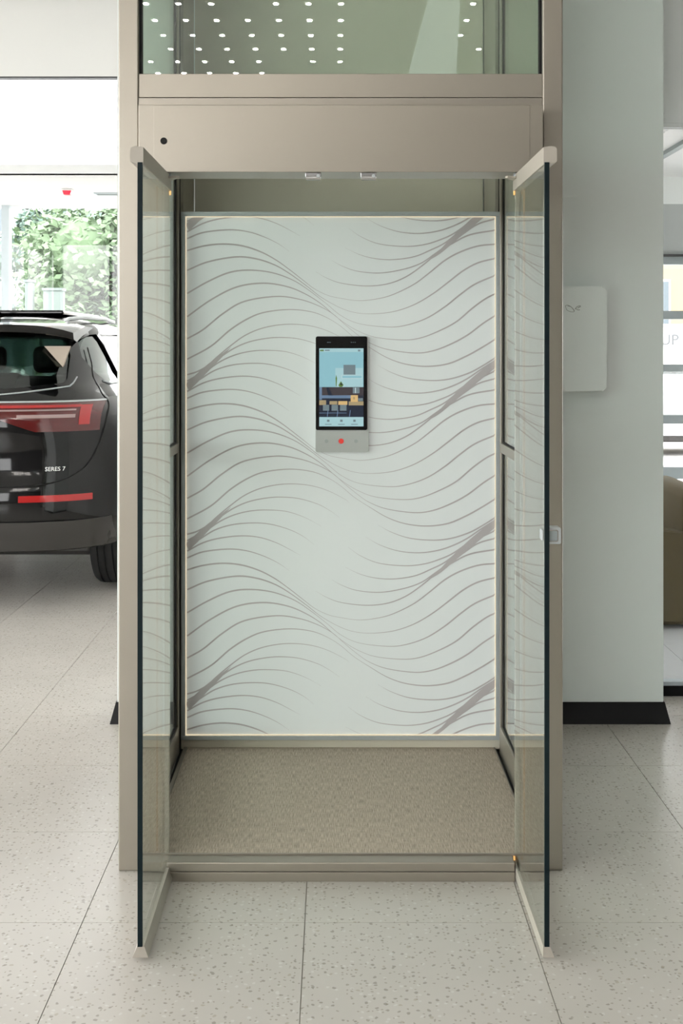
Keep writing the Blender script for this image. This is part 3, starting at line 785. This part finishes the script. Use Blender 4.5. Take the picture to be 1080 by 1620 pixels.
# chrome line under the rear window
obj('window_line', tube([car_rear(x, z, .004) for x, z in catmull([(-.66, 1.37), (-.645, 1.325), (-.6, 1.31), (-.3, 1.275), (0, 1.265), (.3, 1.275), (.6, 1.31), (.645, 1.325), (.66, 1.37)], 6)], .005, n=6), M['silver'], car, smooth=True)
# roof spoiler
bm = bmesh.new(); sec = []
for x in LS(-.665, .665, 25):
    q = abs(x / .665) ** 5
    sec.append([bm.verts.new(p) for p in ((x, .25 + .10 * q, 1.69 - .05 * q), (x, .27 + .10 * q, 1.645 - .045 * q), (x, .40 + .05 * q, 1.615 - .03 * q), (x, .60, 1.62), (x, .95, 1.72 - .04 * q), (x, .70, 1.735 - .05 * q))])
for a, b in zip(sec, sec[1:]):
    for i in range(6): bm.faces.new((a[i], a[(i + 1) % 6], b[(i + 1) % 6], b[i]))
bm.faces.new(sec[0]); bm.faces.new(sec[-1][::-1])
obj('spoiler', bm, M['paint'], car, smooth=True)
obj('roof_glass', B(-.40, .40, 1.25, 2.5, 1.775, 1.806, bev=.012), M['gloss_black'], car)
obj('roof_fin', prism([(.95, 1.73), (1.18, 1.765), (1.02, 1.80)], 'x', -.02, .02), M['gloss_black'], car)
for s in (-1, 1):
    for yy in (1.02, 3.88):
        prof = [(-.13, .235), (-.13, .30), (-.125, .345), (-.10, .366)]
        for g in (-.07, -.025, .025, .07): prof += [(g - .006, .370), (g - .005, .360), (g + .005, .360), (g + .006, .370)]
        prof += [(.10, .366), (.125, .345), (.13, .30), (.13, .235)]
        w_ = obj('tyre', lathe(prof, (s * .82, yy, .372), 48), M['tyre'], car, smooth=True)
        bm = lathe([(-.09, .236), (.118, .236), (.122, .22), (.09, .215), (.085, .06), (.11, .055), (.11, .02)] if s > 0 else [(.09, .236), (-.118, .236), (-.122, .22), (-.09, .215), (-.085, .06), (-.11, .055), (-.11, .02)], (s * .82, yy, .372), 40)
        for k in range(5):
            a = k * 2 * math.pi / 5
            tube([(s * .925, yy + .05 * math.cos(a), .372 + .05 * math.sin(a)), (s * .93, yy + .225 * math.cos(a), .372 + .225 * math.sin(a))], .025, bm)
        obj('wheel_rim', bm, M['rim'], w_, smooth=True)
obj('underbody', B(-.70, .70, .75, 4.5, .22, .344, bev=.03), M['plastic'], car)
obj('exhaust_box', B(-.45, .15, .35, .7, .27, .344, bev=.03), M['plastic'], car)
# cabin
for s in (-1, 1):
    for ys in (1.05, 2.05):
        st = obj('seat', boxes((s * .36 - .25, s * .36 + .25, ys, ys + .16, .73, 1.36), (s * .36 - .25, s * .36 + .25, ys, ys + .55, .73, .86), bev=.05), M['seat'], car, smooth=True)
        obj('headrest', B(s * .36 - .13, s * .36 + .13, ys + .02, ys + .13, 1.38, 1.56, bev=.045, seg=3), M['seat'], st, smooth=True)
obj('headlining', B(-.52, .52, .95, 2.6, 1.665, 1.69), M['beige'], car)
for s in (-1, 1):
    obj('pillar_lining', prism([(s * .46, 1.56), (s * .62, 1.56), (s * .575, 1.43)], 'y', .47, .50), M['beige'], car)
tmx = text_mesh('SERES 7', .0335, .0015)
tmx.transform(Matrix.Rotation(math.radians(90), 4, 'X'))
for v in tmx.vertices:
    v.co.x = v.co.x * 1.0 + .613; v.co.z += .828
    v.co.y += car_rear(v.co.x, v.co.z).y - .003
obj_me('badge', tmx, M['badge'], car)['label'] = 'small silver lettering on the tailgate'

# ------------------------------------------------------------------ right room: armchair and ceiling grille
ac = thing('armchair', 'olive upholstered armchair in the side room behind the glass partition', 'armchair', (1.66, 6.98, 0))
obj('seat_base', B(-.40, .42, -.40, .40, .02, .40, bev=.03, seg=3), M['olive'], ac, smooth=True)
obj('seat_cushion', B(-.40, .22, -.28, .28, .40, .50, bev=.04, seg=3), M['olive'], ac, smooth=True)
for s in (-1, 1):
    pr = [(-.42, .02), (.42, .02), (.42, .50), (.30, .525), (-.10, .575), (-.36, .56), (-.42, .52)]
    bm = prism(pr, 'y', s * .44, s * .29)
    bmesh.ops.bevel(bm, geom=list(bm.edges), offset=.02, segments=3, affect='EDGES')
    obj('armrest', bm, M['olive'], ac, smooth=True)
bm = B(.27, .44, -.40, .40, .10, .76, bev=.05, seg=3)
obj('backrest', bm, M['olive'], ac, smooth=True)
gr = thing('ceiling_grille', 'white square air grille in the ceiling of the side room', 'vent', (1.93, 7.80, 2.99))
obj('grille_frame', boxes((-.3, .3, -.3, -.26, -.012, 0), (-.3, .3, .26, .3, -.012, 0), (-.3, -.26, -.26, .26, -.012, 0), (.26, .3, -.26, .26, -.012, 0)), M['ceiling'], gr)
for i in range(6):
    obj('slat', prism([(-.25 + i * .09, -.002), (-.23 + i * .09, -.002), (-.21 + i * .09, -.012), (-.225 + i * .09, -.012)], 'x', -.26, .26), M['ceiling'], gr)
bm_ = struct(obj('trim_1', B(2.41, 2.46, 5.45, 9.95, 2.96, 2.99), M['win_grey']), 'dark groove across the side room ceiling')
bm_.rotation_euler = (0, 0, 0)

# ------------------------------------------------------------------ small fittings on the soffit
al = thing('alarm_light', 'small red alarm light under the white soffit above the car', 'alarm light', (-2.82, 12.55, 3.225))
obj('alarm_base', B(-.055, .055, -.05, .05, -.018, 0, bev=.004), M['cab'], al)
obj('alarm_lens', prism([(-.048, -.018), (.048, -.018), (.034, -.060), (-.034, -.060)], 'y', -.042, .042), M['alarm'], al)
df = thing('air_diffuser', 'long white slot air diffuser under the soffit beside the red alarm', 'vent', (-2.0, 12.9, 3.225))
obj('diffuser_frame', boxes((-.6, .6, -.09, -.07, -.012, 0), (-.6, .6, .07, .09, -.012, 0), (-.6, -.58, -.07, .07, -.012, 0), (.58, .6, -.07, .07, -.012, 0)), M['win_white'], df)
for k in (-.035, .0, .035):
    obj('slat', B(-.58, .58, k - .008, k + .008, -.010, -.002), M['win_grey'], df)

# ------------------------------------------------------------------ ceiling downlights mirrored in the upper lift glass
dl_m = emit('downlight_lens', (1.0, 0.95, 0.88, 1), 68.0)
dm = bpy.data.meshes.new('downlight')
bm = bmesh.new()
prism(disc(0, 0, .045, 20), 'z', -.012, 0, bm, 0); prism(disc(0, 0, .024, 16), 'z', -.016, -.0125, bm, 1)
bmesh.ops.recalc_face_normals(bm, faces=bm.faces)
bm.to_mesh(dm); bm.free(); dm.materials.append(M['cab']); dm.materials.append(dl_m)
ORD = ['leftmost', 'second from left', 'third from left', 'fourth from left', 'fifth from left', 'sixth from left', 'seventh from left', 'eighth from left', 'ninth from left', 'tenth from left', 'eleventh from left', 'twelfth from left']
ROW = ['top', 'second', 'third', 'fourth', 'fifth', 'lowest']
xs3 = [-2.86 + .325 * i for i in range(10)] + [1.385, 1.66]
for r_ in range(6):
    yl = -4.78 - .6 * r_
    k_ = 0
    for i, x in enumerate(xs3):
        if (r_, i) in ((0, 6), (4, 7)) or (r_ == 5 and i > 6) or (i == 10 and r_ > 3) or (i == 11 and r_ != 3): continue
        mirror = 529 + 1878 * x / (7.08 - yl)
        if not 226 < mirror < 852: continue       # only those the glass can mirror
        o = bpy.data.objects.new('downlight', dm); COL.objects.link(o)
        o.location = (x, yl, HC)
        tag(o, 'bright downlight dot mirrored in the upper glass, %s row, %s' % (ROW[r_], ORD[k_]), 'downlight', 'ceiling downlights mirrored in the upper glass')
        k_ += 1
st_ = thing('added_ceiling_strip', 'added wide pale glowing ceiling strip mirrored as a slanting band in the upper glass', 'added ceiling panel', (1.15, -6.6, HC))
bm = bmesh.new(); prism([(-.22, -2.6), (.50, -2.6), (.05, 2.4), (-.22, 2.4)], 'z', -.02, -.006, bm)
obj('diffuser', bm, emit('added_pale_glow', (0.92, 1.0, 0.97, 1), .16), st_)  # unseen glow added for the pale band it mirrors in the glass
bm = bmesh.new(); prism([(-.24, -2.62), (.53, -2.62), (.07, 2.42), (-.24, 2.42)], 'z', -.006, 0, bm)
obj('frame', bm, M['cab'], st_)

# ------------------------------------------------------------------ outside
struct(obj('ground', B(-80, 80, -80, 120, -.6, -.21), M['paving']), 'pale paving outside the windows')
def tree(loc, h, r, mat, label, seed, n):
    rg = random.Random(seed)
    t = thing('tree', label, 'tree', loc, 0, 'trees outside the far left window')
    obj('trunk', tube([(0, 0, -.1), (.05, .02, h * .3), (-.05, .05, h * .55), (.05, 0, h * .8)], [.16, .13, .1, .05]), M['bark'], t, smooth=True)
    bm = bmesh.new()
    cl = []
    for k in range(26):
        a = rg.uniform(0, 2 * math.pi); e = rg.uniform(-.9, 1); q = rg.random() ** .5
        cl.append((Vector((math.cos(a) * r * q * .85 * math.sqrt(1 - min(.95, e * e) * .7), math.sin(a) * r * q * .85, h * .62 + e * h * .30)), rg.uniform(.28, .5) * r))
    for c, cr in cl:
        bmesh.ops.create_icosphere(bm, subdivisions=2, radius=cr * .62, matrix=Matrix.Translation(c))
        for k in range(n // 26):
            v = Vector((rg.gauss(0, 1), rg.gauss(0, 1), rg.gauss(0, 1))).normalized() * cr * rg.uniform(.55, 1.05)
            p = c + v; sz = rg.uniform(.05, .10)
            u = Vector((rg.uniform(-1, 1), rg.uniform(-1, 1), rg.uniform(-.6, .6))).normalized()
            w = u.cross(v.normalized() + Vector((0, 0, .4))).normalized()
            bm.faces.new([bm.verts.new(q_) for q_ in (p - u * sz, p + w * sz * .5, p + u * sz, p - w * sz * .5)])
    me = bpy.data.meshes.new('crown'); bm.to_mesh(me); bm.free()
    cr_ = obj_me('crown', me, mat, t)
    return t
tree((-3.9, 20.6, -.21), 3.95, 1.75, M['leaf_a'], 'yellow green leafy tree outside the far window next to the lift post', 3, 22000)
tree((-5.75, 23.4, -.21), 4.55, 1.1, M['leaf_b'], 'darker blue green tree outside the window above the car roof', 5, 14000)
tree((-5.0, 28.0, -.21), 4.75, 2.8, M['leaf_b'], 'tall blue green tree furthest back outside the far window', 9, 16000)
for (x, y, w, h, lb) in ((-4.25, 18.0, .27, 2.62, 'broad pale green stone post outside in front of the trees'), (-4.62, 18.0, .12, 2.75, 'slim pale post outside left of the broad stone post')):
    p = thing('stone_post', lb, 'post', (x, y, -.21), 0, 'pale posts outside')
    obj('shaft', B(-w / 2, w / 2, -w / 2, w / 2, 0, h, bev=.01), M['ext_pillar'], p)
    obj('cap', B(-w / 2 - .015, w / 2 + .015, -w / 2 - .015, w / 2 + .015, h, h + .04), M['ext_pillar'], p)
tn = thing('canopy_tent', 'cream canvas canopy outside the window above the car roof', 'canopy', (-8.3, 21.0, -.21))
bm = bmesh.new()
vv = [bm.verts.new(p) for p in ((-1.5, -1.2, 1.95), (1.5, -1.2, 1.95), (1.5, 1.2, 1.95), (-1.5, 1.2, 1.95), (-.5, 0, 2.75), (.5, 0, 2.75))]
for f in ((0, 1, 5, 4), (1, 2, 5), (2, 3, 4, 5), (3, 0, 4), (0, 3, 2, 1)): bm.faces.new([vv[i] for i in f])
obj('canvas_roof', bm, M['canvas'], tn)
for sx in (-1.4, 1.4):
    for sy in (-1.1, 1.1): obj('leg', tube([(sx, sy, 0), (sx, sy, 1.95)], .03), M['win_white'], tn)
def building(loc, w, d, h, mat, label, nx, nz, ww, wh):
    b = thing('building', label, 'building', loc)
    obj('wall', B(-w / 2, w / 2, 0, d, 0, h), mat, b)
    obj('roof', B(-w / 2 - .2, w / 2 + .2, -.2, d + .2, h, h + .25), mat, b)
    for i in range(nx):
        for k in range(nz):
            cx = -w / 2 + (i + .5) * w / nx; cz = .9 + (k + .5) * (h - 1.2) / nz
            f = obj('window', boxes((cx - ww / 2 - .06, cx + ww / 2 + .06, -.05, 0, cz - wh / 2 - .06, cz + wh / 2 + .06)), M['render_w'], b)
            obj('pane', B(cx - ww / 2, cx + ww / 2, -.07, -.05, cz - wh / 2, cz + wh / 2), M['ext_window'], f)
building((-13.0, 40, -.21), 16, 8, 8.5, M['render_w'], 'white building far beyond the trees on the left', 6, 2, 1.0, 1.4)
building((11.5, 34, -.21), 12, 8, 9, M['render_o'], 'ochre building seen through the far right window', 5, 2, .9, 1.6)
sg = thing('sign_board', 'white sign board with faint grey letters outside the right window', 'sign', (5.2, 17.0, -.21))
obj('board', B(-1.9, 1.9, 0, .06, 1.45, 2.1), M['render_w'], sg)
tm2 = text_mesh('UP L A', .22, .005); tm2.transform(Matrix.Rotation(math.radians(90), 4, 'X'))
obj_me('lettering', tm2, M['letter'], sg, loc=(-.22, -.012, 1.80))
for sx in (-1.7, 1.7): obj('leg', tube([(sx, .03, 0), (sx, .03, 1.45)], .04), M['win_white'], sg)
# pale car outside: same kind of car in white paint
wc = car.copy(); COL.objects.link(wc)
wc.location = (7.9, 20.0, -.21); wc.rotation_euler = (0, 0, math.radians(90))
tag(wc, 'pale white car parked outside the far right window', 'car')
def cp_tree(src, par):
    for ch in list(src.children):
        c = ch.copy(); COL.objects.link(c); c.parent = par
        if ch.name.startswith(('body', 'spoiler')):
            c.material_slots[0].link = 'OBJECT'; c.material_slots[0].material = M['paint_white']
        if ch.name.startswith('badge'):
            bpy.data.objects.remove(c); continue
        cp_tree(ch, c)
cp_tree(car, wc)
